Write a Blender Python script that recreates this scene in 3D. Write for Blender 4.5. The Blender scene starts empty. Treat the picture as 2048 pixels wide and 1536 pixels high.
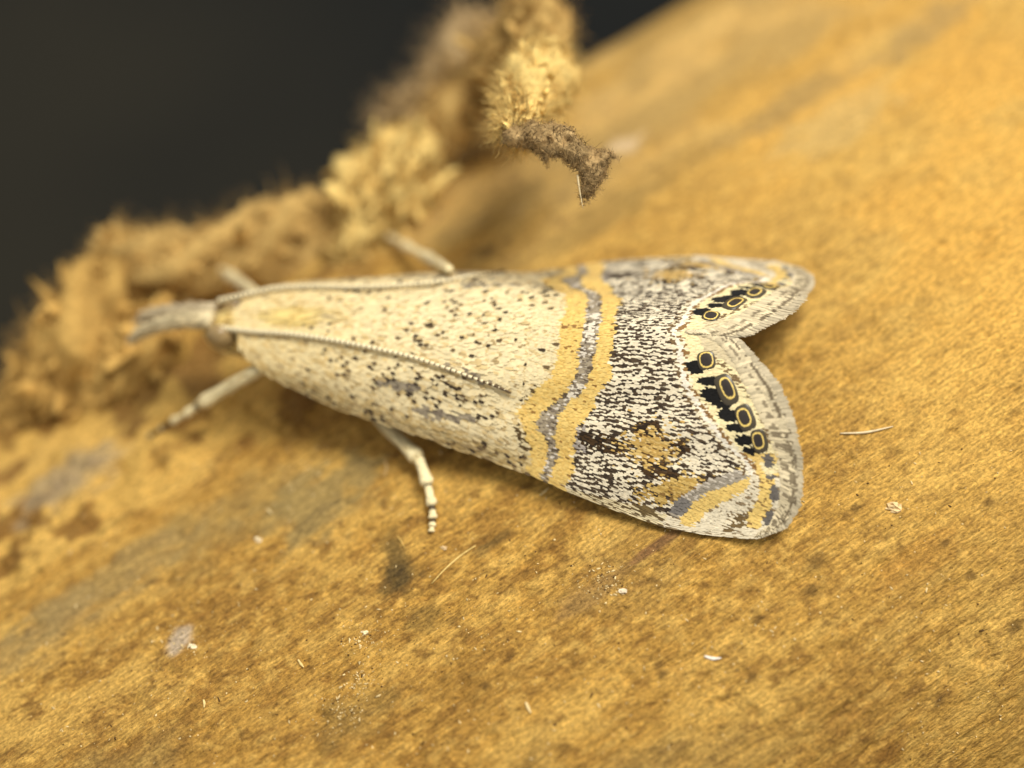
import bpy, math, random
import numpy as np
from mathutils import Matrix, Vector

# ------------------------------------------------------------------ camera, light, exposure
S = 0.001                                   # everything below is written in millimetres
sc = bpy.context.scene
CAM = np.array([6.122892582650912, -10.751988429389073, 16.699602416186263])
CR = np.array([0.9602927000855824, 0.18486524688922398, -0.20895638457565238])
CU = np.array([-0.0411141952029061, 0.8345543066782527, 0.549389417587924])
CB = np.array([0.2759484609762465, -0.5189835736296162, 0.8090169943749475])
FPX = 2048 * 40 / 36.0
cam = bpy.data.cameras.new('camera'); cam_o = bpy.data.objects.new('camera', cam)
sc.collection.objects.link(cam_o)
M = Matrix.Identity(4)
for i in range(3):
    M[i][0] = CR[i]; M[i][1] = CU[i]; M[i][2] = CB[i]; M[i][3] = CAM[i] * S
cam_o.matrix_world = M
cam.lens = 40; cam.sensor_width = 36; cam.sensor_fit = 'HORIZONTAL'
cam.clip_start = 0.0005; cam.clip_end = 10
cam.dof.use_dof = True; cam.dof.focus_distance = 18.45 * S; cam.dof.aperture_fstop = 35
sc.camera = cam_o

world = bpy.data.worlds.new('World'); sc.world = world; world.use_nodes = True
bg = world.node_tree.nodes['Background']
bg.inputs[0].default_value = (1.0, 0.965, 0.89, 1); bg.inputs[1].default_value = 0.52

def area(name, loc, target, size, power, col):
    l = bpy.data.lights.new(name, 'AREA'); l.shape = 'DISK'; l.size = size * S; l.energy = power; l.color = col
    o = bpy.data.objects.new(name, l); sc.collection.objects.link(o)
    d = Vector(target) - Vector(loc)
    o.location = Vector(loc) * S; o.rotation_euler = d.to_track_quat('-Z', 'Y').to_euler()
    return o
area('lamp', (42, 24, 84), (1, 0, 0), 45, 0.118, (1.0, 0.95, 0.85))

sc.view_settings.view_transform = 'Standard'; sc.view_settings.look = 'None'
sc.view_settings.exposure = 0.0; sc.view_settings.gamma = 1.0
sc.view_settings.use_curve_mapping = False

# ------------------------------------------------------------------ helpers
rng = np.random.default_rng(7); random.seed(7)
def lin(c):
    c = np.asarray(c, float) / 255.0
    return np.where(c <= 0.04045, c / 12.92, ((c + 0.055) / 1.055) ** 2.4)

def vnoise(x, y, seed=0):
    xi = np.floor(x).astype(np.int64); yi = np.floor(y).astype(np.int64)
    fx = x - xi; fy = y - yi
    fx = fx * fx * (3 - 2 * fx); fy = fy * fy * (3 - 2 * fy)
    def h(a, b):
        n = (a * 374761393 + b * 668265263 + seed * 1442695041) & 0xFFFFFFFF
        n = ((n ^ (n >> 13)) * 1274126177) & 0xFFFFFFFF
        n = n ^ (n >> 16)
        return (n & 0xFFFF) / 65535.0
    a = h(xi, yi); b = h(xi + 1, yi); c = h(xi, yi + 1); d = h(xi + 1, yi + 1)
    return (a * (1 - fx) + b * fx) * (1 - fy) + (c * (1 - fx) + d * fx) * fy
def fbm(x, y, seed=0, o=4):
    t = 0; a = 0.5; n = 0
    for k in range(o):
        t = t + a * vnoise(x * 2 ** k + k * 17.3, y * 2 ** k - k * 9.1, seed + k); n += a; a *= 0.5
    return t / n
def smooth(a, b, x):
    t = np.clip((x - a) / (b - a), 0, 1); return t * t * (3 - 2 * t)

def obj(name, V, Fc, mat, parent=None, cols=None, smoothed=True, vec=None):
    V = np.asarray(V, float).reshape(-1, 3)
    off = np.zeros(3)
    p = parent
    while p is not None:
        off = off + np.array(p.location) / S; p = p.parent
    me = bpy.data.meshes.new(name)
    W = (V - off) * S
    if isinstance(Fc, np.ndarray):
        k = Fc.shape[1]; n = len(Fc)
        me.vertices.add(len(W)); me.vertices.foreach_set('co', W.astype(np.float32).ravel())
        me.loops.add(n * k); me.polygons.add(n)
        me.loops.foreach_set('vertex_index', Fc.astype(np.int32).ravel())
        me.polygons.foreach_set('loop_start', (np.arange(n) * k).astype(np.int32))
        me.polygons.foreach_set('loop_total', np.full(n, k, np.int32))
        me.update(calc_edges=True)
    else:
        me.from_pydata([tuple(v) for v in W], [], Fc); me.update()
    me.validate()
    if smoothed: me.polygons.foreach_set('use_smooth', np.ones(len(me.polygons), bool))
    if cols is not None:
        at = me.color_attributes.new('Col', 'FLOAT_COLOR', 'POINT')
        c4 = np.ones((len(W), 4), np.float32); c4[:, :3] = np.broadcast_to(cols, (len(W), 3))
        at.data.foreach_set('color', c4.ravel())
    if vec is not None:
        at = me.attributes.new('surf', 'FLOAT_VECTOR', 'POINT')
        at.data.foreach_set('vector', np.asarray(vec, np.float32).ravel())
    me.materials.append(mat)
    o = bpy.data.objects.new(name, me); sc.collection.objects.link(o)
    if parent is not None: o.parent = parent
    return o
def empty(name, loc, label, cat, group=None):
    o = bpy.data.objects.new(name, None); sc.collection.objects.link(o)
    o.empty_display_size = 0.001
    o.location = Vector(loc) * S
    o['label'] = label; o['category'] = cat
    if group: o['group'] = group
    bpy.context.view_layer.update()
    return o
def tag(o, label=None, cat=None, group=None, kind=None):
    if label: o['label'] = label
    if cat: o['category'] = cat
    if group: o['group'] = group
    if kind: o['kind'] = kind
    return o

# ------------------------------------------------------------------ materials
def mat_col(name, rough=0.6, spec=0.3, noise=None, bump=None, sheen=0.0, trans=0.0):
    m = bpy.data.materials.new(name); m.use_nodes = True
    nt = m.node_tree; b = nt.nodes['Principled BSDF']
    b.inputs['Roughness'].default_value = rough; b.inputs['Specular IOR Level'].default_value = spec
    if sheen: b.inputs['Sheen Weight'].default_value = sheen
    a = nt.nodes.new('ShaderNodeAttribute'); a.attribute_name = 'Col'
    out = a.outputs['Color']
    tc = nt.nodes.new('ShaderNodeTexCoord')
    if noise:
        n = nt.nodes.new('ShaderNodeTexNoise'); n.inputs['Scale'].default_value = noise[0] / S; n.inputs['Detail'].default_value = 4
        nt.links.new(tc.outputs['Object'], n.inputs['Vector'])
        mr = nt.nodes.new('ShaderNodeMapRange'); mr.inputs[3].default_value = 1 - noise[1]; mr.inputs[4].default_value = 1 + noise[1]
        mr.inputs[1].default_value = 0.25; mr.inputs[2].default_value = 0.75
        nt.links.new(n.outputs['Fac'], mr.inputs[0])
        vm = nt.nodes.new('ShaderNodeVectorMath'); vm.operation = 'SCALE'
        nt.links.new(out, vm.inputs[0]); nt.links.new(mr.outputs[0], vm.inputs['Scale']); out = vm.outputs[0]
    nt.links.new(out, b.inputs['Base Color'])
    if bump:
        n = nt.nodes.new('ShaderNodeTexNoise'); n.inputs['Scale'].default_value = bump[0] / S; n.inputs['Detail'].default_value = 5
        nt.links.new(tc.outputs['Object'], n.inputs['Vector'])
        bp = nt.nodes.new('ShaderNodeBump'); bp.inputs['Distance'].default_value = bump[1] * S; bp.inputs['Strength'].default_value = 1.0
        nt.links.new(n.outputs['Fac'], bp.inputs['Height']); nt.links.new(bp.outputs[0], b.inputs['Normal'])
    if trans:
        t = nt.nodes.new('ShaderNodeBsdfTranslucent'); nt.links.new(out, t.inputs['Color'])
        mx = nt.nodes.new('ShaderNodeMixShader'); mx.inputs[0].default_value = trans
        o = nt.nodes['Material Output']
        nt.links.new(b.outputs[0], mx.inputs[1]); nt.links.new(t.outputs[0], mx.inputs[2]); nt.links.new(mx.outputs[0], o.inputs['Surface'])
    return m
M_scale = mat_col('wing_scale', 0.55, 0.25, noise=(18, 0.10), sheen=0.15)
M_memb = mat_col('wing_membrane', 0.7, 0.2, noise=(9, 0.15))
M_hair = mat_col('body_hair', 0.55, 0.3, noise=(14, 0.12), sheen=0.2, trans=0.15)
M_ant = mat_col('antenna_segment', 0.5, 0.35, noise=(20, 0.15))
M_leg = mat_col('leg_scale', 0.55, 0.3, noise=(16, 0.15), bump=(12, 0.02))
M_fluff = mat_col('dry_fluff', 0.85, 0.15, noise=(5, 0.25), bump=(4, 0.12))
M_fibre = mat_col('dry_fibre', 0.7, 0.3, noise=(12, 0.2), trans=0.2)
M_spot = mat_col('eye_spot_metal', 0.32, 0.6)
M_eye = mat_col('compound_eye', 0.25, 0.5, noise=(10, 0.2), bump=(25, 0.01))
M_dust = mat_col('dust', 0.7, 0.3, noise=(20, 0.2))

def mat_wood():
    m = bpy.data.materials.new('weathered_wood'); m.use_nodes = True
    nt = m.node_tree; b = nt.nodes['Principled BSDF']; L = nt.links.new
    a = nt.nodes.new('ShaderNodeAttribute'); a.attribute_name = 'Col'
    s = nt.nodes.new('ShaderNodeAttribute'); s.attribute_name = 'surf'
    def noise(sx, sy, det, lo, hi, a0=0.3, a1=0.7):
        mp = nt.nodes.new('ShaderNodeMapping'); mp.inputs['Scale'].default_value = (sx, sy, 1)
        L(s.outputs['Vector'], mp.inputs['Vector'])
        n = nt.nodes.new('ShaderNodeTexNoise'); n.inputs['Scale'].default_value = 1; n.inputs['Detail'].default_value = det; n.inputs['Roughness'].default_value = 0.62
        L(mp.outputs[0], n.inputs['Vector'])
        r = nt.nodes.new('ShaderNodeMapRange'); r.inputs[1].default_value = a0; r.inputs[2].default_value = a1
        r.inputs[3].default_value = lo; r.inputs[4].default_value = hi
        L(n.outputs['Fac'], r.inputs[0]); return n.outputs['Fac'], r.outputs[0]
    f1, g1 = noise(2.4, 15, 5, 0.72, 1.28)
    f2, g2 = noise(6, 26, 6, 0.66, 1.34)
    f3, g3 = noise(14, 20, 4, 0.72, 1.20, .36, .60)
    mu = nt.nodes.new('ShaderNodeMath'); mu.operation = 'MULTIPLY'; L(g1, mu.inputs[0]); L(g2, mu.inputs[1])
    m2 = nt.nodes.new('ShaderNodeMath'); m2.operation = 'MULTIPLY'; L(mu.outputs[0], m2.inputs[0]); L(g3, m2.inputs[1])
    vm = nt.nodes.new('ShaderNodeVectorMath'); vm.operation = 'SCALE'
    L(a.outputs['Color'], vm.inputs[0]); L(m2.outputs[0], vm.inputs['Scale']); L(vm.outputs[0], b.inputs['Base Color'])
    ad = nt.nodes.new('ShaderNodeMath'); ad.operation = 'ADD'; L(f3, ad.inputs[0]); L(f2, ad.inputs[1])
    bp = nt.nodes.new('ShaderNodeBump'); bp.inputs['Distance'].default_value = 0.045 * S; bp.inputs['Strength'].default_value = 1
    L(ad.outputs[0], bp.inputs['Height']); L(bp.outputs[0], b.inputs['Normal'])
    b.inputs['Roughness'].default_value = 0.55; b.inputs['Specular IOR Level'].default_value = 0.22
    return m
M_wood = mat_wood()
def mat_floor():
    m = bpy.data.materials.new('dark_table'); m.use_nodes = True
    nt = m.node_tree; b = nt.nodes['Principled BSDF']
    tc = nt.nodes.new('ShaderNodeTexCoord'); n = nt.nodes.new('ShaderNodeTexNoise'); n.inputs['Scale'].default_value = 22; n.inputs['Detail'].default_value = 3
    nt.links.new(tc.outputs['Object'], n.inputs['Vector'])
    r = nt.nodes.new('ShaderNodeValToRGB'); r.color_ramp.elements[0].position = 0.38; r.color_ramp.elements[1].position = 0.62
    r.color_ramp.elements[0].color = (0.009, 0.010, 0.010, 1); r.color_ramp.elements[1].color = (0.024, 0.022, 0.016, 1)
    nt.links.new(n.outputs['Fac'], r.inputs[0]); nt.links.new(r.outputs[0], b.inputs['Base Color'])
    b.inputs['Roughness'].default_value = 0.8; b.inputs['Specular IOR Level'].default_value = 0.1
    return m
M_floor = mat_floor()

# ------------------------------------------------------------------ pixel <-> place
def ray(p):
    p = np.asarray(p, float)
    return -CB + CR * ((p[..., 0:1] - 1024) / FPX) + CU * ((768 - p[..., 1:2]) / FPX)
def at_depth(px, py, t):
    return CAM + ray(np.array([px, py])) * t
def project(P):
    v = np.asarray(P, float) - CAM
    d = -(v @ CB)
    return np.stack([1024 + FPX * (v @ CR) / d, 768 - FPX * (v @ CU) / d], -1)

# ------------------------------------------------------------------ the wooden stick
AL = math.radians(42); AX = np.array([math.cos(AL), math.sin(AL), 0]); NX = np.array([math.sin(AL), -math.cos(AL), 0])
W0 = 1.2
def profile():
    s = np.linspace(-26, 30, 5601)
    k = np.where(s < -6.0, 1 / 6.5, np.where(s > 2.9, 1 / 6.8, 1 / 40.0))
    k = np.convolve(np.pad(k, 100, mode='edge'), np.ones(201) / 201, mode='valid')
    ds = s[1] - s[0]
    ph = np.cumsum(k) * ds; i0 = np.argmin(abs(s)); ph -= ph[i0]
    w = np.cumsum(np.cos(ph)) * ds; z = -np.cumsum(np.sin(ph)) * ds
    return s, ph, w - w[i0], z - z[i0]
PS, PPH, PW, PZ = profile()
top = (PPH > -1.5) & (PPH < 1.5)
def ground_z0(x, y):
    w = np.asarray(x) * NX[0] + np.asarray(y) * NX[1] - W0
    return np.interp(w, PW[top], PZ[top])
def ground_us(P):
    P = np.asarray(P)
    w = P[..., 0] * NX[0] + P[..., 1] * NX[1] - W0
    return P[..., 0] * AX[0] + P[..., 1] * AX[1], np.interp(w, PW[top], PS[top])
def on_ground(px, py, lift=0.0):
    d = ray(np.array([px, py], float)); t = np.linspace(10, 32, 6000)
    P = CAM + d * t[:, None]
    f = P[:, 2] - ground_z0(P[:, 0], P[:, 1]) - lift
    i = np.argmax(f < 0)
    if f[i] >= 0: i = np.argmin(f)
    return P[i]
def gus(px, py):
    u, s = ground_us(on_ground(px, py)); return float(u), float(s)

def wood_fields(U, Sg):
    # relief (mm) and colour of the wood at (along, across)
    grain = fbm(U * 0.9, Sg * 7.0, 3, 4) - 0.5
    lump = fbm(U * 0.7, Sg * 1.1, 11, 4) - 0.5
    pit = fbm(U * 3.0, Sg * 5.0, 23, 3)
    big = fbm(U * 0.22, Sg * 0.3, 31, 3) - 0.5
    bu, bs = gus(300, 1020)                       # the worn outer skin starts beyond this line
    edge = bs + 0.35 * (fbm(U * 0.8, U * 0, 41, 4) - 0.5) + 0.02 * (U - bu)
    far = smooth(edge + 0.05, edge - 0.12, Sg) * smooth(1.5, -3.0, U)
    rough = fbm(U * 1.6, Sg * 2.4, 51, 4) - 0.5
    h = 0.05 * grain + 0.10 * lump + 0.25 * big + far * (0.10 + 0.55 * rough)
    h = h - 0.05 * smooth(0.66, 0.78, pit)
    ochre = lin([186, 143, 66]); bright = lin([216, 174, 90]); brown = lin([132, 94, 40]); olive = lin([148, 124, 72]); pale = lin([206, 176, 120])
    def mix(a, b, t): return a * (1 - t[..., None]) + b * t[..., None]
    c = np.broadcast_to(ochre, U.shape + (3,)).copy()
    n1 = fbm(U * 0.5, Sg * 1.5, 61, 5); n2 = fbm(U * 0.35 + 5, Sg * 0.6, 71, 4); n3 = fbm(U * 2.2, Sg * 5.5, 81, 4)
    c = mix(c, bright, 0.65 * smooth(0.45, 0.75, n1))
    c = mix(c, brown, 0.6 * smooth(0.50, 0.28, n1 * 0.5 + n3 * 0.5)); c = mix(c, brown, .28 * smooth(-1, -9, U) * smooth(-2, 1, Sg))  # second mix paints the dimmer light at the left near end into the wood
    c = mix(c, brown, 0.6 * smooth(0.60, 0.70, n3))
    n4 = fbm(U * 5, Sg * 11, 141, 3); n5 = fbm(U * 3.2 + 7, Sg * 4.2, 151, 4)
    c = mix(c, brown * .8, 0.7 * smooth(0.66, 0.76, n4)); c = mix(c, brown, 0.35 * smooth(0.60, 0.70, n5)); c = mix(c, bright * 1.08, 0.5 * smooth(0.36, 0.27, n4))
    c = mix(c, bright, 0.5 * smooth(0.42, 0.30, n3))
    c = mix(c, olive, 0.5 * smooth(0.52, 0.68, n2) * smooth(3, -3, U))
    c = mix(c, bright, 0.5 * smooth(1, 8, U)); c = mix(c, lin([224, 168, 72]), .45 * smooth(4, 9, U) * smooth(.4, .6, n2))  # first mix paints the lamp-side brightening into the wood; second is orange tone
    # far weathered skin
    fr = smooth(-2.2, -5.0, Sg)
    c = mix(c, pale, 0.35 * fr * smooth(0.4, 0.6, n1)); c = mix(c, olive, 0.5 * fr * smooth(0.48, 0.62, n2))
    c = mix(c, mix(np.broadcast_to(bright, c.shape), brown, smooth(0.52, 0.40, fbm(U * 1.3, Sg * 2.0, 91, 4))), 0.8 * far)
    def stain(px, py, ru, rs, col, amt, seed, rot=0.0):
        nonlocal c
        u0, s0 = gus(px, py)
        du = U - u0; dv = Sg - s0
        a = du * math.cos(rot) + dv * math.sin(rot); b = -du * math.sin(rot) + dv * math.cos(rot)
        d = np.sqrt((a / ru) ** 2 + (b / rs) ** 2) + 1.2 * (fbm(U * 2.5, Sg * 5, seed, 4) - 0.5)
        c = mix(c, lin(col), amt * smooth(1.0, 0.45, d))
    stain(640, 1000, 1.5, 0.9, [140, 124, 80], 0.7, 101)
    stain(250, 1150, 2.6, 0.6, [160, 138, 88], 0.6, 102)
    stain(90, 1260, 1.6, 0.7, [150, 128, 84], 0.5, 103)
    stain(150, 960, 1.4, 0.7, [168, 150, 118], 0.7, 104)
    stain(795, 1120, 0.35, 0.75, [84, 68, 36], 0.75, 105, 0.35)
    stain(800, 1155, 0.45, 0.32, [78, 64, 36], 0.7, 115)
    stain(850, 1240, 0.40, 0.45, [120, 96, 48], 0.6, 106)
    stain(1310, 1095, 0.75, 0.10, [116, 80, 54], 0.75, 107)
    stain(1190, 1180, 0.9, 0.22, [150, 118, 70], 0.6, 108)
    stain(985, 1082, 0.4, 0.12, [100, 78, 40], 0.7, 109)
    stain(700, 1430, 0.9, 0.5, [140, 112, 58], 0.6, 110)
    stain(930, 1360, 0.7, 0.6, [150, 112, 48], 0.5, 111)
    stain(360, 1285, 0.32, 0.24, [196, 176, 150], 0.9, 112)
    stain(1860, 1100, 1.4, 0.3, [176, 130, 58], 0.6, 113)
    stain(1780, 1510, 0.35, 0.3, [140, 98, 40], 0.7, 114)
    for (px, py, r) in ((1505, 1225, .12), (1625, 1180, .16), (2030, 1255, .22), (1515, 1240, .09), (1945, 1152, .12), (1980, 1000, .14), (1710, 1015, .10), (1500, 1355, .14), (1328, 1350, .11), (1080, 1183, .10), (970, 1370, .10), (1880, 1400, .14), (1630, 1123, .2), (1650, 1245, .1), (968, 505, .3), (1320, 1332, .1), (1890, 1085, .16)):
        stain(px, py, r, r * 0.7, [96, 70, 32], 0.7, int(px) % 97 + 200)
    # broad greyish weather streaks on the far shoulder
    stain(1560, 215, 2.0, 0.5, [156, 130, 80], 0.6, 120); stain(1850, 60, 2.2, 0.5, [160, 134, 86], 0.6, 121)
    stain(1350, 330, 1.8, 0.45, [158, 128, 70], 0.5, 122); stain(1200, 440, 2.2, 0.5, [150, 122, 66], 0.6, 123)
    stain(1680, 240, 2.0, 0.8, [206, 176, 112], 0.5, 124); stain(1255, 290, 0.5, 0.4, [226, 200, 160], 0.7, 125)
    return h, c

def build_wood():
    us = np.concatenate([[-120, -60, -30, -20], np.arange(-15, 19.01, 0.048), [24, 34, 64, 120]])
    lim = np.where((PPH > -2.9) & (PPH < 2.9))[0]
    smin, smax = PS[lim[0]], PS[lim[-1]]
    sg = np.concatenate([np.linspace(smin, -12.2, 12), np.arange(-12, 12.51, 0.05), np.linspace(12.8, smax, 12)])
    U, G = np.meshgrid(us, sg, indexing='ij')
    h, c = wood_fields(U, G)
    ph = np.interp(G, PS, PPH); w = np.interp(G, PS, PW) + W0; z = np.interp(G, PS, PZ)
    far_end = smooth(20, 60, np.abs(U))
    h = h * (1 - far_end)
    P = AX * U[..., None] + NX * (w + h * np.sin(ph))[..., None]
    P[..., 2] += z + h * np.cos(ph)
    nu, ns = U.shape
    idx = np.arange(nu * ns).reshape(nu, ns)
    a = idx[:-1, :]; b = idx[1:, :]
    j = (np.arange(ns) + 1) % ns
    Fc = np.stack([a, b, b[:, j], a[:, j]], -1).reshape(-1, 4)
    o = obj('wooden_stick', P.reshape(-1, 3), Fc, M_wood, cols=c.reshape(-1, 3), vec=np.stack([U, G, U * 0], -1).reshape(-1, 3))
    tag(o, kind='structure')
    return P[..., 2].min()
zmin = build_wood()
def gz(x, y):
    u, s = ground_us(np.stack([np.asarray(x, float), np.asarray(y, float), np.zeros_like(np.asarray(x, float))], -1))
    h, _ = wood_fields(np.atleast_1d(u), np.atleast_1d(s))
    return ground_z0(x, y) + h.reshape(np.shape(x))
def gpt(px, py, lift=0.0):
    P = on_ground(px, py)
    for _ in range(3):
        hz = float(gz(P[0], P[1])) - float(ground_z0(P[0], P[1]))
        P = on_ground(px, py, hz)
    P = P.copy(); P[2] += lift; return P
fv = np.array([[-400, -300, zmin], [400, -300, zmin], [400, 600, zmin], [-400, 600, zmin]], float)
tag(obj('dark_table', fv, [(0, 1, 2, 3)], M_floor, smoothed=False), kind='structure')

# ------------------------------------------------------------------ moth: surface of the folded wings
TX = np.array([-5.6, -5.0, -4.0, -2.5, 0.0, 1.5, 3.6, 5.0, 6.6])
TH = np.array([1.70, 1.76, 1.84, 1.88, 1.82, 1.77, 1.70, 1.66, 1.60])
TS = np.array([0.90, 1.08, 1.30, 1.58, 1.96, 2.24, 2.77, 2.80, 2.60])
TZ = np.array([1.05, 0.95, 0.82, 0.70, 0.56, 0.44, 0.12, -0.04, -0.08])
TP = np.array([2.8, 2.8, 2.9, 2.9, 2.0, 1.55, 1.3, 1.25, 1.25])
def wing_z(x, y):
    x = np.asarray(x, float); s = np.abs(y)
    H = np.interp(x, TX, TH); c = np.interp(x, TX, TS); z = np.interp(x, TX, TZ); p = np.interp(x, TX, TP)
    undul = 0.05 * np.sin(x * 1.3 + s * 2.0) * smooth(0.2, 1.2, s) + 0.02 * np.sin(s * 9 + x * .4) * smooth(0.3, 1.0, s)
    return H - (H - z) * (s / c) ** p + 0.075 * np.asarray(y) + undul
BX = np.array([-5.25, -5.05, -4.75, -4.45, -4.2, -3.6, -2.8, -2.0, -1.0, 0.5, 2.0, 3.2, 3.9])
BC = np.array([1.28, 1.30, 1.32, 1.26, 1.18, 1.08, 1.06, 1.02, 0.95, 0.85, 0.78, 0.72, 0.70])
BY = np.array([0.10, 0.30, 0.42, 0.42, 0.46, 0.56, 0.60, 0.60, 0.58, 0.58, 0.50, 0.34, 0.05])
BZ = np.array([0.10, 0.33, 0.46, 0.52, 0.66, 0.85, 0.86, 0.76, 0.64, 0.55, 0.46, 0.30, 0.05])
def body_z(x, y):
    c = np.interp(x, BX, BC); ry = np.interp(x, BX, BY); rz = np.interp(x, BX, BZ)
    q = 1 - (np.asarray(y) / ry) ** 2
    return np.where((q > 0) & (x > -5.25) & (x < 3.9), c + rz * np.sqrt(np.maximum(q, 0)), -9)
def top_z(x, y, wing_only=False):
    s = np.abs(y); c = np.interp(x, TX, TS)
    w = np.where((x > -4.6), wing_z(x, y), -9)
    if wing_only: return w
    w = np.where(s < c * 1.05, w, -9)
    return np.maximum(w, body_z(x, y))
def on_top(px, py, lift=0.0, wing_only=True):
    d = ray(np.array([px, py], float)); t = np.linspace(14, 25, 5000)
    P = CAM + d * t[:, None]
    f = P[:, 2] - top_z(P[:, 0], P[:, 1], wing_only) - lift
    if wing_only: f = np.where(P[:, 1] < 0.6, f, 1)
    i = np.argmax(f < 0)
    if f[i] >= 0: i = np.argmin(f)
    return P[i]
def at_y(px, py, y):
    d = ray(np.array([px, py], float)); t = (y - CAM[1]) / d[1]
    return CAM + d * t

# ---- the pattern, read off the near wing in photograph pixels; both wings carry it
def band(pts):
    a = np.array(pts, float); return lambda Y: np.interp(Y, a[:, 1], a[:, 0])
L1 = band([(1112, 600), (1116, 654), (1118, 685), (1113, 719), (1099, 754), (1079, 774), (1055, 795), (1034, 822), (1040, 845), (1051, 863), (1058, 884), (1062, 911), (1058, 938), (1062, 960)])
L2 = band([(1168, 600), (1168, 651), (1164, 685), (1156, 706), (1159, 726), (1150, 754), (1137, 781), (1120, 798), (1099, 812), (1082, 829), (1072, 843), (1077, 860), (1094, 880), (1097, 904), (1091, 928), (1082, 949)])
L3 = band([(1198, 600), (1198, 651), (1197, 685), (1188, 713), (1181, 740), (1171, 774), (1157, 791), (1133, 808), (1120, 829), (1113, 849), (1109, 873), (1115, 890), (1118, 914), (1106, 942), (1096, 959)])
L4 = band([(1233, 600), (1233, 651), (1226, 685), (1222, 719), (1222, 754), (1205, 777), (1188, 798), (1185, 819), (1164, 846), (1150, 860), (1147, 890), (1150, 921), (1147, 952), (1130, 966)])
M1 = band([(1330, 640), (1348, 675), (1356, 699), (1359, 737), (1369, 774), (1390, 808), (1410, 839), (1434, 870), (1458, 897), (1479, 914), (1492, 928), (1496, 949), (1496, 990)])
def dline(X, Y, pts):
    d = np.full(X.shape, 1e9)
    for (x0, y0), (x1, y1) in zip(pts[:-1], pts[1:]):
        vx, vy = x1 - x0, y1 - y0
        t = np.clip(((X - x0) * vx + (Y - y0) * vy) / (vx * vx + vy * vy), 0, 1)
        d = np.minimum(d, np.hypot(X - x0 - t * vx, Y - y0 - t * vy))
    return d
def ell(X, Y, cx, cy, rx, ry, a=0.0):
    a = math.radians(a); dx = X - cx; dy = Y - cy
    u = dx * math.cos(a) + dy * math.sin(a); v = -dx * math.sin(a) + dy * math.cos(a)
    return (u / rx) ** 2 + (v / ry) ** 2
BLOTCH = [(1391, 735, 17, 13, 8), (1417, 762, 19, 8, 6), (1424, 790, 21, 13, 8), (1443, 809, 19, 7, 8), (1458, 831, 21, 12, 8), (1473, 856, 19, 7, 8), (1491, 881, 19, 10, 6), (1501, 902, 17, 6, 8)]
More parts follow.
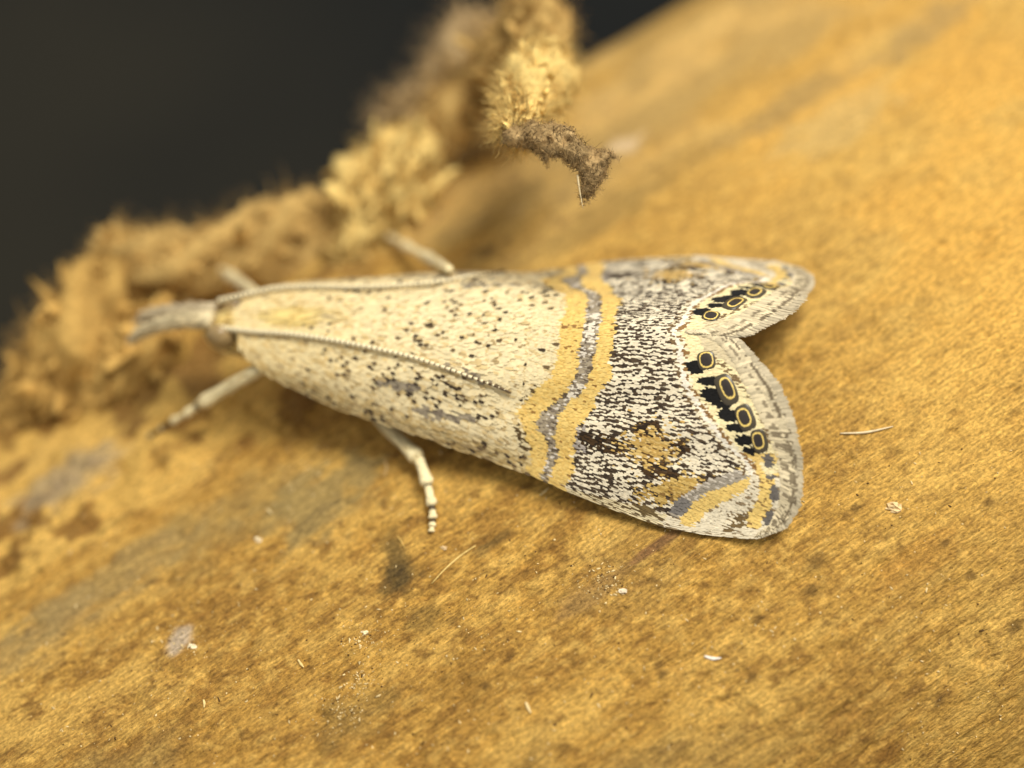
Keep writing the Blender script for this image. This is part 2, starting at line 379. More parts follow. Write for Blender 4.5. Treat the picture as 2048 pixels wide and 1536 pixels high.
def pattern(X, Y, rowcol, R):
    n = len(X)
    r0 = R.random(n); r1 = R.random(n); r2 = R.random(n)
    nz = fbm(X / 14, Y / 8, 5, 3)
    C = np.empty((n, 3)); C[:] = lin([238, 221, 176])
    def put(m, c, jit=0.0):
        C[m] = lin(c)
    warm = np.clip((860 - X) / 300, 0, 1)
    C[:] = C * (1 - 0.55 * warm[:, None]) + lin([238, 214, 150]) * 0.55 * warm[:, None]
    l1, l2, l3, l4, m1 = L1(Y), L2(Y), L3(Y), L4(Y), M1(Y)
    jx = (nz - 0.5) * 14
    basal = X < l1 + jx
    # costal strip
    cost = Y - np.interp(X, [500, 560, 800, 1050, 1200], [715, 738, 822, 905, 960])
    cs = smooth(-10, 14, cost)
    C = C * (1 - 0.65 * cs[:, None]) + lin([208, 184, 126]) * 0.65 * cs[:, None]
    tanm = basal & (r2 < 0.16 + 0.25 * cs); C[tanm] = C[tanm] * lin([236, 226, 206])
    tanm = basal & (r2 > 0.97 - .05 * cs); C[tanm] = lin([186, 162, 116])
    p = 0.02 + 0.17 * np.exp(-ell(X, Y, 930, 672, 90, 24, 6)) + 0.20 * np.exp(-ell(X, Y, 830, 752, 190, 30, 17)) + 0.16 * cs * (X > 600) + 0.10 * np.exp(-ell(X, Y, 720, 740, 120, 26, 17)) + 0.12 * np.exp(-ell(X, Y, 900, 790, 80, 26, 12))
    p *= 0.52 * smooth(520, 680, X)
    put(basal & (r0 < p), [108, 88, 58]); put(basal & (r0 < p * 0.6), [64, 50, 34])
    g = np.minimum(np.minimum(ell(X, Y, 805, 772, 46, 9, 8), ell(X, Y, 890, 829, 66, 13, 10)), ell(X, Y, 945, 752, 64, 8, 20))  # two grey streaks; the third ellipse paints the antenna's shade into the scales
    put(basal & (g < 1) & (r1 < 0.75), [158, 145, 122]); put(basal & (g < 1) & (r1 < 0.2), [122, 110, 94])
    e1 = basal & (X > l1 - 18) & (((Y > 765) & (Y < 800)) | ((Y > 845) & (Y < 900)) | ((Y > 575) & (Y < 640)))
    put(e1 & (r1 < 0.42), [96, 76, 44])
    # the two yellow bands and the silver band between them
    yel = (X >= l1 + jx) & (X < l4 + jx)
    put(yel, [236, 204, 122]); put(yel & (r2 < 0.3), [228, 192, 108]); put(yel & (r2 > 0.85), [240, 206, 122])
    put(yel & (r0 < 0.03), [150, 112, 56])
    put(yel & (r0 < 0.55) & (np.abs(Y - 652) < 6) & (X < l2), [150, 110, 60])
    sil = (X >= l2 + jx * .5) & (X < l3 + jx * .5)
    put(sil, [166, 152, 128]); put(sil & (r1 < 0.22), [132, 119, 102]); put(sil & (r1 > 0.82), [222, 212, 196])
    put(sil & (np.minimum(ell(X, Y, 1182, 668, 18, 30), ell(X, Y, 1150, 785, 26, 14, -40)) < 1) & (r1 > 0.35), [236, 226, 206])
    put(sil & ((X < l2 + 8) | (X > l3 - 8)) & (r0 < 0.25), [96, 82, 64])
    # median field: white with dense dark dashes
    med = (X >= l4 + jx)
    put(med, [238, 226, 198])
    pd = 0.49 + 0.10 * (fbm(X / 60, Y / 40, 9, 2) - 0.5) * 2 - 0.12 * np.exp(-ell(X, Y, 1240, 735, 20, 26)) + 0.04 * smooth(800, 700, Y)
    rr_, aa_ = rowcol[:, 0], rowcol[:, 1]
    st = np.sin(2 * np.pi * (aa_ / 0.063 + 1.6 * vnoise(rr_ / 0.28, aa_ / 0.30, 71) + 0.6 * vnoise(rr_ / 0.10, aa_ / 0.12, 72)))
    br = vnoise(rr_ / 0.085, aa_ / 0.040, 77) - .5
    dark = med & (0.62 * st + 1.5 * br + 3.2 * (pd - .5) + 0.3 * (r0 - .5) > 0.06)
    put(dark, [84, 68, 50]); put(dark & (r1 < 0.45), [60, 47, 35])
    put(med & (X < l4 + 22) & (Y > 850) & (Y < 905) & (r1 < .5), [176, 166, 156])
    bw = np.minimum(np.minimum(ell(X, Y, 1205, 886, 42, 19, 15), ell(X, Y, 1296, 858, 26, 16)), np.minimum(ell(X, Y, 1318, 942, 40, 14, 15), ell(X, Y, 1356, 896, 22, 15)))
    brn = med & (bw < 0.7 + nz)
    put(brn & (r1 < 0.85), [74, 52, 26]); put(brn & (r1 < 0.4), [44, 31, 18])
    wy = np.exp(-1.1 * ell(X, Y, 1304, 896, 46, 34, 10)) * (0.55 + nz)
    put(med & (r2 < wy * 1.25), [222, 190, 118]); put(med & (r2 < wy * .55), [206, 168, 92]); put(med & (wy > .3) & (r1 < .12), [110, 80, 40])
    wo = np.exp(-1.1 * ell(X, Y, 1350, 978, 56, 21, -8)) * (0.6 + nz)
    put(med & (r2 < wy * 0 + wo * 1.4), [212, 180, 106]); put(med & (r2 < wo * .6), [196, 160, 84]); put(med & (wo > .4) & (r1 < .15), [140, 108, 56])
    low = med & (Y > np.interp(X, [1130, 1230, 1330, 1420, 1500], [975, 1000, 1028, 1040, 1046]))
    put(low, [234, 218, 176]); put(low & (r0 < 0.22), [110, 90, 58])
    sub = med & (X > np.interp(Y, [940, 970, 1005, 1035, 1060], [1496, 1470, 1400, 1330, 1320]))
    put(sub, [232, 220, 192]); put(sub & (r0 < 0.16), [140, 120, 90])
    dk = sub & (ell(X, Y, 1480, 1042, 40, 12, -30) < 1) & (r1 < 0.7); put(dk, [120, 98, 62])
    dk = med & (ell(X, Y, 1290, 1020, 34, 9, 20) < 1) & (r1 < 0.7); put(dk, [120, 100, 62])
    d2 = dline(X, Y, [(1500, 925), (1478, 968), (1413, 1003), (1378, 1037)])
    put(med & (d2 < 17) & (Y > 915), [234, 202, 120])
    d1 = dline(X, Y, [(1490, 946), (1413, 974), (1365, 1003), (1350, 1025)])
    put(med & (d1 < 11), [160, 150, 134]); put(med & (d1 < 11) & (r1 < .25), [206, 196, 180])
    put(med & (ell(X, Y, 1362, 1013, 22, 15, -25) < 1), [124, 119, 114])
    d3 = dline(X, Y, [(1524, 915), (1536, 970), (1524, 1017), (1507, 1043)])
    put(med & (d3 < 15), [236, 204, 122]); put(med & (d3 < 15) & (r1 < .1), [150, 118, 70])
    # marginal lines and cream border with black blotches
    t = X - m1; u = (Y < 950)
    mg = u & (t > -11)
    put(mg, [244, 232, 200])
    put(u & (t > -11) & (t <= -1) & (r0 < 0.55), [122, 98, 66]); put(u & (t > -1) & (t <= 9), [244, 236, 218])
    put(u & (t > 9) & (t <= 19) & (r0 < 0.5), [146, 110, 64])
    put(u & (t > 19), [246, 230, 180]); put(u & (t > 19) & (Y > 905), [234, 202, 124])
    do = dline(X, Y, OUTR)
    put(mg & (t > 60) & (Y < 900) & (np.abs(do - 60) < 5) & (r0 < .55), [128, 104, 70])
    put(mg & (t > 50) & (Y < 900) & (do < 52), [222, 206, 168])
    for b in BLOTCH: put(ell(X, Y, *b) < 1.0 + .5 * nz, [16, 14, 12])
    for b in ((1537, 921, 10, 13, 0), (1541, 950, 9, 7, 0), (1548, 987, 8, 16, 0), (1538, 1036, 9, 14, 10)):
        put(ell(X, Y, *b) < 1.25, [110, 104, 98])
    put((ell(X, Y, 1540, 930, 15, 19) < 1.2) & (ell(X, Y, 1537, 921, 10, 13) > 1.25) & (Y > 925), [240, 226, 180])
    C *= (0.90 + 0.2 * R.random(n))[:, None]
    big = basal & (r0 < p)
    return C, big

COSTA = [(476, 668), (480, 700), (510, 732), (560, 765), (620, 795), (680, 820), (760, 845), (850, 875), (950, 910), (1050, 945), (1090, 963), (1150, 990), (1230, 1020), (1330, 1055), (1420, 1070), (1500, 1077)]
MARG = [(1372, 668), (1405, 672), (1440, 688), (1470, 728), (1500, 790), (1530, 853), (1552, 910), (1562, 960), (1558, 1010), (1540, 1050), (1510, 1074)]
OUTR = [(1400, 655), (1445, 662), (1482, 680), (1520, 722), (1562, 772), (1590, 842), (1604, 915), (1606, 965), (1600, 1015), (1575, 1056), (1515, 1078)]
def resamp(P, n):
    P = np.asarray(P, float); d = np.concatenate([[0], np.cumsum(np.linalg.norm(np.diff(P, axis=0), axis=1))])
    t = np.linspace(0, d[-1], n)
    return np.stack([np.interp(t, d, P[:, k]) for k in range(P.shape[1])], 1)
def tocoord(pts): return np.array([[q[0], -q[1]] for q in (on_top(*p) for p in pts)])
costa = tocoord(resamp(COSTA, 40)); marg = tocoord(resamp(MARG, 40)); outr = tocoord(resamp(OUTR, 40))
marg[:, 1] = np.maximum(marg[:, 1], 0.01)
# closed outline of the scaled wing in (x, s): ridge, margin, costa back
OUTL = np.concatenate([[[-4.5, 0.0]], [[marg[0, 0], 0.0]], marg, costa[::-1]])
def inside(x, s, poly):
    r = np.zeros(x.shape, bool); n = len(poly)
    for i in range(n):
        x0, y0 = poly[i]; x1, y1 = poly[(i + 1) % n]
        c = ((y0 > s) != (y1 > s)) & (x < (x1 - x0) * (s - y0) / (y1 - y0 + 1e-12) + x0)
        r ^= c
    return r
def frame(x, s, sg, dx, ds):
    # point, along-direction, across-direction and normal on a wing (sg = -1 near, +1 far)
    e = 0.02
    P = np.stack([x, sg * s, wing_z(x, sg * s)], -1)
    Q = np.stack([x + dx * e, sg * (s + ds * e), wing_z(x + dx * e, sg * (s + ds * e))], -1)
    Q2 = np.stack([x - ds * e, sg * (s + dx * e), wing_z(x - ds * e, sg * (s + dx * e))], -1)
    d = Q - P; d /= np.linalg.norm(d, axis=1)[:, None]
    a = Q2 - P; a /= np.linalg.norm(a, axis=1)[:, None]
    nrm = np.cross(d, a); nrm /= np.linalg.norm(nrm, axis=1)[:, None]
    nrm = np.where(nrm[:, 2:3] < 0, -nrm, nrm)
    a = np.cross(nrm, d)
    return P, d, a, nrm
def near_px(x, s):
    return project(np.stack([x, -s, wing_z(x, -s)], -1))

SHL = np.array([-.5, -.5, .0, .0, .34, .34, .5, .5]); SHW = np.array([-.22, .22, -.5, .5, -.5, .5, -.26, .26])
SHF = np.array([[0, 1, 3, 2], [2, 3, 5, 4], [4, 5, 7, 6]])
def scales(P, d, a, nrm, Ln, Wd, lift, base=0.004):
    n = len(P); k = 8
    V = P[:, None, :] + d[:, None, :] * (SHL[None, :] * Ln[:, None])[..., None] + a[:, None, :] * (SHW[None, :] * Wd[:, None])[..., None]
    hh = base + lift[:, None] * np.clip(SHL[None, :] + .5, 0, 1) ** 0.8
    V = V + nrm[:, None, :] * hh[..., None]
    Fc = (np.arange(n)[:, None, None] * k + SHF[None]).reshape(-1, 4)
    return V.reshape(-1, 3), Fc

moth = empty('moth', (0, 0, 0), 'cream moth with yellow bands and eyespotted wing edge resting on the wooden stick', 'moth')

def build_wing(sg, seed):
    R = np.random.default_rng(seed)
    # membrane
    xs = np.linspace(-4.4, OUTL[:, 0].max() - 0.01, 150); V = []; Fc = []; NS = 24
    for x in xs:
        st = np.linspace(0, 3.3, 700); ins = inside(np.full(700, x), st, OUTL)
        if ins.any(): lo, hi = st[ins][0], st[ins][-1]
        else: lo, hi = 0, 0.02
        s = np.linspace(lo, hi, NS); V.append(np.stack([np.full(NS, x), sg * s, wing_z(x, sg * s) - 0.012 - 0.012 * (s < .02)], -1))
    V = np.array(V); idx = np.arange(V.size // 3).reshape(len(xs), NS)
    Fq = np.stack([idx[:-1, :-1], idx[1:, :-1], idx[1:, 1:], idx[:-1, 1:]], -1).reshape(-1, 4)
    Vt = V.reshape(-1, 3); Vb = Vt - [0, 0, 0.02]; n0 = len(Vt)
    w = obj('forewing', np.concatenate([Vt, Vb]), np.concatenate([Fq, Fq[:, ::-1] + n0]), M_memb, moth, cols=lin([150, 128, 92]))
    tag(w, 'near forewing facing the viewer, fully displayed' if sg < 0 else 'far forewing sloping away behind the ridge of the back')
    # scales on a fan of rows centred on the hinge
    hx, hs = -5.6, 0.1
    PX_, PS_, RC = [], [], []
    r = 0.9; row = 0
    while r < 12.2:
        dr = 0.062 if r < 6.6 else 0.044
        da = (0.036 if r < 6.6 else 0.022) / r
        k = np.arange(int(-0.25 / da), int(0.85 / da))
        ang = (k + 0.5 * (row % 2) + 0.30 * (R.random(len(k)) - .5)) * da
        rr = r + dr * 0.7 * (R.random(len(k)) - .5)
        PX_.append(hx + rr * np.cos(ang)); PS_.append(hs + rr * np.sin(ang)); RC.append(np.stack([rr, ang * rr], 1))
        r += dr; row += 1
    x = np.concatenate(PX_); s = np.concatenate(PS_); rc = np.concatenate(RC)
    m = inside(x, s, OUTL) & (x > -4.45); x, s, rc = x[m], s[m], rc[m]
    th = np.arctan2(s - hs, x - hx) + 0.10 * (R.random(len(x)) - .5)
    # along the front edge the scales lie with the edge
    seg = np.diff(costa, axis=0); mid = (costa[:-1] + costa[1:]) / 2
    dd = np.hypot(x[:, None] - mid[None, :, 0], s[:, None] - mid[None, :, 1]); ni = dd.argmin(1)
    sn = seg[ni] / np.linalg.norm(seg[ni], axis=1)[:, None]
    de = np.abs((x - mid[ni, 0]) * sn[:, 1] - (s - mid[ni, 1]) * sn[:, 0])
    ec = smooth(0.22, 0.05, de) * (dd.min(1) < .4)
    th = th * (1 - ec) + np.arctan2(sn[:, 1], sn[:, 0]) * ec
    dx, ds = np.cos(th), np.sin(th)
    P, d, a, nrm = frame(x, s, sg, dx, ds)
    bas = x < 1.0
    Ln = np.where(bas, 0.25, 0.13) * (0.8 + 0.4 * R.random(len(x))); Wd = np.where(bas, 0.056, 0.032) * (0.8 + 0.4 * R.random(len(x)))
    Wd = Wd * (1 - .35 * ec); Ln = np.where(ec > .5, np.maximum(Ln, .20), Ln)
    lift = np.where(bas, 0.034, 0.018) * (0.5 + R.random(len(x)))
    px = near_px(x + dx * Ln * .25, s + ds * Ln * .25)
    C, big = pattern(px[:, 0], px[:, 1], rc, R)
    Wd[big] = 0.050; Ln[big] = 0.165; lift[big] += 0.026
    V, Fc = scales(P, d, a, nrm, Ln, Wd, lift)
    tag(obj('scale_cover', V, Fc, M_scale, w, cols=np.repeat(C, 8, axis=0)), kind='stuff')
    # fringe
    N = 460; V = []; Cc = []; Fs = []; b = 0
    mg = resamp(marg, 400); ot = resamp(outr, 400)
    for lay in (0, 1, 2):
        for i in range(N):
            f = (i + R.random() * .8) / N * 399; i0 = int(f)
            m0 = mg[i0]; o0 = ot[min(399, max(0, int(f + R.normal() * 2)))]
            t0 = -0.12 + 0.30 * lay; t1 = min(1.0, t0 + 0.55) + R.normal() * 0.03
            if sg > 0: o0 = m0 + (o0 - m0) * (1 + .55 * smooth(260, 60, f))
            K = 10; ts = np.linspace(t0, t1, K); q = m0 + (o0 - m0) * ts[:, None]
            dv = o0 - m0; dv = dv / (np.linalg.norm(dv) + 1e-9)
            z0 = wing_z(q[:, 0], sg * np.maximum(q[:, 1], 0))
            prof = np.interp(np.linspace(0, 1, K), [0, .2, .5, 1], [-.02, .012, .02, .008])
            c3 = np.stack([q[:, 0], sg * np.maximum(q[:, 1], -0.02), z0 + prof - 0.012 * lay + 0.024 * R.random()], -1)
            wd = (0.018 + 0.012 * R.random()) * np.interp(np.linspace(0, 1, K), [0, .2, .8, 1], [.7, 1, 1, .5])
            nn = np.array([-dv[1], sg * dv[0], 0]); nn[2] = (wing_z(q[2, 0] + nn[0] * .05, sg * q[2, 1] + nn[1] * .05) - z0[2]) / .05
            nn /= np.linalg.norm(nn)
            V.append(c3 - nn * wd[:, None]); V.append(c3 + nn * wd[:, None])
            pp = near_px(np.array([m0[0]]), np.array([m0[1]]))[0]
            low = pp[1] > 850 + 30 * R.normal()
            base = lin([222, 206, 170]) if lay < 2 else lin([198, 184, 154])
            cc = np.repeat(base[None], K, 0) * (0.74 + .4 * R.random())
            g1 = vnoise(np.array([f / 4.5]), np.array([0.0]), seed)[0]; g2 = vnoise(np.array([f / 5.0]), np.array([9.0]), seed)[0]
            for j, tt in enumerate(ts):
                k = 0
                if not low:
                    if abs(tt - .30) < .055 and g1 > .45: k = .7
                    if abs(tt - .60) < .06 and g2 > .28: k = .85
                else:
                    if .12 < tt < .8 and (int(f / 1.7) % 2 == 0): k = .72
                    if abs(tt - .62) < .05 and g2 > .4: k = .8
                if k: cc[j] = cc[j] * (1 - k) + lin([84, 68, 46]) * k
            Cc.append(cc); Cc.append(cc)
            for j in range(K - 1): Fs.append((b + j, b + j + 1, b + K + j + 1, b + K + j))
            b += 2 * K
    tag(obj('fringe', np.concatenate(V), np.array(Fs), M_scale, w, cols=np.concatenate(Cc)), kind='stuff')
    # metallic eye spots
    for (cx, cy, ax, ay, rot, rx, ry, ro) in ((1413, 723, 18, 19, -10, 14, 16, 0), (1453, 780, 19, 33, -24, 12, 23, 2), (1491, 837, 18, 27, -22, 12.5, 19, -3), (1519, 884, 16, 25, -14, 11, 17, -2.5)):
        c0 = on_top(cx, cy); ex = on_top(cx + 6, cy) - c0; ey = on_top(cx, cy + 6) - c0
        ex /= 6; ey /= 6
        ra = math.radians(rot); NA = 40; rings = [0] + [.2 + .8 * i / 15 for i in range(16)]
        V = [c0 * 1.0]; C = [lin([44, 38, 32])]
        uu, vv = [], []
        Vs, Cs = [], []
        for q in rings[1:]:
            for k in range(NA):
                t = 2 * math.pi * k / NA; ct, st = math.cos(t), math.sin(t)
                sp = lambda v, e: math.copysign(abs(v) ** e, v)
                lx = sp(ct, .62) * q * ax; ly = sp(st, .62) * q * ay
                gx = lx * math.cos(ra) - ly * math.sin(ra); gy = lx * math.sin(ra) + ly * math.cos(ra)
                Vs.append((gx, gy, q)); 
                er = (abs((lx - ro) / rx) ** 2.6 + abs(ly / ry) ** 2.6)
                if 0.60 < er < 1.02: Cs.append(lin([246, 214, 118]))
                elif er <= 0.60: Cs.append(lin([48, 40, 34]))
                else: Cs.append(lin([72, 64, 48]))
        Vs = np.array([(0, 0, 0)] + Vs); Cs = np.array([lin([40, 34, 30])] + Cs)
        P3 = c0 + Vs[:, 0:1] * ex + Vs[:, 1:2] * ey
        xq, sq = P3[:, 0], -P3[:, 1]
        dome = 0.026 + 0.035 * np.sqrt(np.maximum(0, 1 - Vs[:, 2] ** 2))
        P3 = np.stack([xq, sg * sq, wing_z(xq, sg * sq) + dome], -1)
        Fc = [(0, 1 + k, 1 + (k + 1) % NA) for k in range(NA)]
        for q in range(len(rings) - 2):
            for k in range(NA):
                a0 = 1 + q * NA + k; a1 = 1 + q * NA + (k + 1) % NA
                Fc.append((a0, a0 + NA, a1 + NA, a1))
        obj('eye_spot', P3, Fc, M_spot, w, cols=Cs)
    return w
near_wing = build_wing(-1, 21); far_wing = build_wing(1, 22)

# ------------------------------------------------------------------ moth: body, hair, head
def loft():
    xs = np.linspace(-5.24, 3.88, 90); NA = 28; V = []
    for x in xs:
        c, ry, rz = (np.interp(x, BX, q) for q in (BC, BY, BZ))
        t = np.linspace(0, 2 * np.pi, NA, endpoint=False)
        V.append(np.stack([np.full(NA, x), ry * np.cos(t), c + rz * np.sin(t) * np.where(np.sin(t) < 0, .8, 1)], -1))
    V = np.array(V); idx = np.arange(len(xs) * NA).reshape(len(xs), NA); j = (np.arange(NA) + 1) % NA
    Fc = np.stack([idx[:-1], idx[1:], idx[1:][:, j], idx[:-1][:, j]], -1).reshape(-1, 4).tolist()
    Fc.append(list(idx[0])); Fc.append(list(idx[-1][::-1]))
    return V.reshape(-1, 3), Fc
V, Fc = loft()
body = obj('body', V, Fc, M_memb, moth, cols=lin([196, 172, 118]))

def ribbons(P0, D, N, Ln, Wd, lift, curl, R, seg=4):
    # flat tapering hairs lying along D, rising by lift then bending down by curl
    n = len(P0); A = np.cross(N, D); A /= np.linalg.norm(A, axis=1)[:, None] + 1e-9
    t = np.linspace(0, 1, seg + 1); wp = np.sin(np.pi * np.clip(t * .86 + .12, 0, 1)) ** .7
    c = P0[:, None] + D[:, None] * (t[None] * Ln[:, None])[..., None] + N[:, None] * (lift[:, None] * t[None] - curl[:, None] * t[None] ** 2)[..., None]
    sway = (R.random(n) - .5) * 0.25 * Ln
    c = c + A[:, None] * (sway[:, None] * t[None] ** 2)[..., None]
    L = c - A[:, None] * (wp[None] * Wd[:, None] * .5)[..., None]; Rr = c + A[:, None] * (wp[None] * Wd[:, None] * .5)[..., None]
    V = np.concatenate([L, Rr], 1).reshape(-1, 3); k = 2 * (seg + 1)
    f = np.array([[j, j + 1, seg + 1 + j + 1, seg + 1 + j] for j in range(seg)])
    return V, (np.arange(n)[:, None, None] * k + f[None]).reshape(-1, 4), k
R = np.random.default_rng(5)
n = 2600
x = np.concatenate([R.uniform(-5.15, -4.4, 700), R.uniform(-4.5, -2.35, n - 700)])
th = R.uniform(math.radians(-15), math.radians(195), n)
c, ry, rz = (np.interp(x, BX, q) for q in (BC, BY, BZ))
P0 = np.stack([x, ry * np.cos(th), c + rz * np.sin(th)], -1)
N = np.stack([0 * x, np.cos(th) / ry, np.sin(th) / rz], -1); N /= np.linalg.norm(N, axis=1)[:, None]
D = np.stack([np.ones(n), R.normal(0, .12, n) - 0.10 * np.cos(th), R.normal(0, .05, n)], -1)
head = x < -4.45
D[head, 1] += R.normal(0, .25, head.sum())
D -= N * (D * N).sum(1)[:, None]; D /= np.linalg.norm(D, axis=1)[:, None]
Ln = np.where(head, 0.26, 0.55) * R.uniform(.7, 1.25, n); Wd = R.uniform(.035, .06, n)
V, Fc, k = ribbons(P0, D, N, Ln, Wd, np.where(head, .09, .06) * R.uniform(.3, 1.4, n), np.full(n, .04), R)
cc = lin([240, 214, 138]) * (0.82 + .3 * R.random(n))[:, None]
cc[R.random(n) < .07] = lin([160, 132, 78])
cc = cc * (1 - smooth(-3.4, -2.3, x)[:, None] * .6) + lin([242, 228, 190]) * smooth(-3.4, -2.3, x)[:, None] * .6
tag(obj('hair_coat', V, Fc, M_hair, body, cols=np.repeat(cc, k, 0)), kind='stuff')

def sphere(c, r, nu=24, nv=14, sq=(1, 1, 1)):
    V = [(0, 0, 1)]; F_ = []
    for i in range(1, nv):
        a = math.pi * i / nv
        for j in range(nu): b = 2 * math.pi * j / nu; V.append((math.sin(a) * math.cos(b), math.sin(a) * math.sin(b), math.cos(a)))
    V.append((0, 0, -1)); n = len(V)
    for j in range(nu):
        F_.append((0, 1 + j, 1 + (j + 1) % nu)); F_.append((n - 1, n - 1 - nu + (j + 1) % nu, n - 1 - nu + j))
        for i in range(nv - 2):
            a = 1 + i * nu + j; b = 1 + i * nu + (j + 1) % nu; F_.append((a, a + nu, b + nu, b))
    return np.array(c) + np.array(V) * r * np.array(sq), F_
eye_c = at_y(441, 676, -0.42)
for sgn in (1, -1):
    V, Fc = sphere((eye_c[0], sgn * -0.40 if sgn > 0 else .30, eye_c[2] - (0 if sgn > 0 else .12)), 0.26, sq=(1, .8, 1.05))
    obj('eye', V, Fc, M_eye, moth, cols=lin([150, 126, 84]))

# generic tube along a path
def tube(pts, rad, ns=10, flat=1.0):
    pts = np.asarray(pts, float); n = len(pts); rad = np.broadcast_to(rad, (n,))
    T = np.gradient(pts, axis=0); T /= np.linalg.norm(T, axis=1)[:, None]
    ref = np.array([0, 0, 1.0]); A = np.cross(T, ref); bad = np.linalg.norm(A, axis=1) < .1
    A[bad] = np.cross(T[bad], [0, 1.0, 0]); A /= np.linalg.norm(A, axis=1)[:, None]; B = np.cross(A, T)
    t = np.linspace(0, 2 * np.pi, ns, endpoint=False)
    V = pts[:, None] + A[:, None] * (np.cos(t)[None] * rad[:, None])[..., None] + B[:, None] * (np.sin(t)[None] * rad[:, None] * flat)[..., None]
    idx = np.arange(n * ns).reshape(n, ns); j = (np.arange(ns) + 1) % ns
    Fc = np.stack([idx[:-1], idx[1:], idx[1:][:, j], idx[:-1][:, j]], -1).reshape(-1, 4).tolist()
    Fc.append(list(idx[0])); Fc.append(list(idx[-1][::-1]))
    return V.reshape(-1, 3), Fc
def spline(pts, n):
    P = np.asarray(pts, float); m = len(P)
    d = np.concatenate([[0], np.cumsum(np.linalg.norm(np.diff(P, axis=0), axis=1))]); t = np.linspace(0, d[-1], n)
    out = np.empty((n, P.shape[1]))
    Tn = np.gradient(P, d, axis=0)
    i = np.clip(np.searchsorted(d, t, side='right') - 1, 0, m - 2); hh = d[i + 1] - d[i]; u = ((t - d[i]) / hh)[:, None]; hh = hh[:, None]
    return (2*u**3-3*u**2+1)*P[i] + (u**3-2*u**2+u)*hh*Tn[i] + (-2*u**3+3*u**2)*P[i+1] + (u**3-u**2)*hh*Tn[i+1]

# antennae: dark thread with a cream bead for each segment
NEAR_A = [(432, 654), (470, 659), (510, 663), (560, 666), (620, 673), (680, 683), (750, 697), (820, 713), (880, 732), (950, 757), (1000, 776), (1022, 786)]
FAR_A = [(436, 602), (470, 594), (505, 586), (540, 578), (600, 573), (700, 574), (800, 571), (880, 563), (950, 550), (1010, 541)]
def bead():
    V = []; ns = 10
    for (l, r) in ((-.5, .55), (-.42, .9), (.15, 1.0), (.44, 1.12), (.5, .7)):
        for k in range(ns):
            t = 2 * math.pi * k / ns; V.append((l, r * math.cos(t), r * math.sin(t)))
    Fc = []
    for i in range(4):
        for k in range(ns): Fc.append((i * ns + k, (i + 1) * ns + k, (i + 1) * ns + (k + 1) % ns, i * ns + (k + 1) % ns))
    Fc.append(tuple(range(ns))); Fc.append(tuple(range(5 * ns - 1, 4 * ns - 1, -1)))
    return V, Fc
bv, bf = bead()
bead_me = None
for pts in (NEAR_A, FAR_A):
    far = pts is FAR_A
    P3 = []
    for i, p in enumerate(pts):
        if i == 0: q = at_y(p[0], p[1], 0.30 if far else -0.32)
        else: q = on_top(p[0], p[1], 0.11, False)
        P3.append(q)
    P3 = spline(P3, 400)
    for _ in range(30): P3[1:-1] = (P3[:-2] + P3[1:-1] * 2 + P3[2:]) / 4
    d = np.concatenate([[0], np.cumsum(np.linalg.norm(np.diff(P3, axis=0), axis=1))])
    nb = int(d[-1] / 0.098); t = (np.arange(nb) + .5) / nb * d[-1]
    C3 = np.stack([np.interp(t, d, P3[:, k]) for k in range(3)], 1)
    V, Fc = tube(resamp(P3, 120), np.linspace(.042, .02, 120), 8)
    ant = obj('antenna', V, Fc, M_ant, moth, cols=lin([86, 66, 40]))
    tag(ant, 'far antenna lying along the opposite side of the back' if far else 'near antenna lying across the near forewing')
    Tn = np.gradient(C3, axis=0); Tn /= np.linalg.norm(Tn, axis=1)[:, None]
    for i in range(nb):
        if bead_me is None:
            o = obj('segment', np.array(bv), bf, M_ant, ant, cols=lin([244, 230, 190])); bead_me = o.data
        else:
            o = bpy.data.objects.new('segment', bead_me); sc.collection.objects.link(o); o.parent = ant
        x_ = Tn[i]; z_ = np.array([0, 0, 1]) - x_ * x_[2]; z_ /= np.linalg.norm(z_); y_ = np.cross(z_, x_)
        rad = np.interp(i / nb, [0, .15, .6, 1], [.052, .050, .042, .016]); ln = d[-1] / nb * .80
        Mx = Matrix.Identity(4)
        for r_ in range(3):
            Mx[r_][0] = x_[r_] * ln; Mx[r_][1] = y_[r_] * rad; Mx[r_][2] = z_[r_] * rad; Mx[r_][3] = C3[i][r_] * S
        o.matrix_local = Mx

# palps: the long snout
def fuzzy_limb(name, pts, rad, col, R, nh, hl, parent=moth, hairw=.03, ns=12):
    pts = spline(pts, 26); rad = np.interp(np.linspace(0, 1, 26), np.linspace(0, 1, len(rad)), rad)
    V, Fc = tube(pts, rad, ns)
    o = obj(name, V, Fc, M_leg, parent, cols=np.asarray(col) * R.uniform(.6, 1.0, (len(V), 1)))
    i = R.integers(0, 25, nh); tt = R.random(nh); c = pts[i] * (1 - tt[:, None]) + pts[i + 1] * tt[:, None]
    T = np.gradient(pts, axis=0); T /= np.linalg.norm(T, axis=1)[:, None]; T = T[i]
    N = R.normal(size=(nh, 3)); N -= T * (N * T).sum(1)[:, None]; N /= np.linalg.norm(N, axis=1)[:, None]
    V, Fc, k = ribbons(c + N * rad[i][:, None] * .85, T, N, hl * R.uniform(.6, 1.3, nh), np.full(nh, hairw), hl * .22 * R.uniform(.3, 1, nh), np.zeros(nh), R)
    tag(obj('scale_coat', V, Fc, M_hair, o, cols=np.repeat(np.broadcast_to(col, (nh, 3)) * R.uniform(.5, 1.12, nh)[:, None], k, 0)), kind='stuff')
    return o
R = np.random.default_rng(9)
fuzzy_limb('palp', [at_y(425, 640, -.16), at_y(380, 640, -.16), at_y(335, 646, -.17), at_y(290, 662, -.18), at_y(272, 676, -.18)], [.17, .15, .14, .11, .04], lin([232, 214, 170]), R, 420, .30)
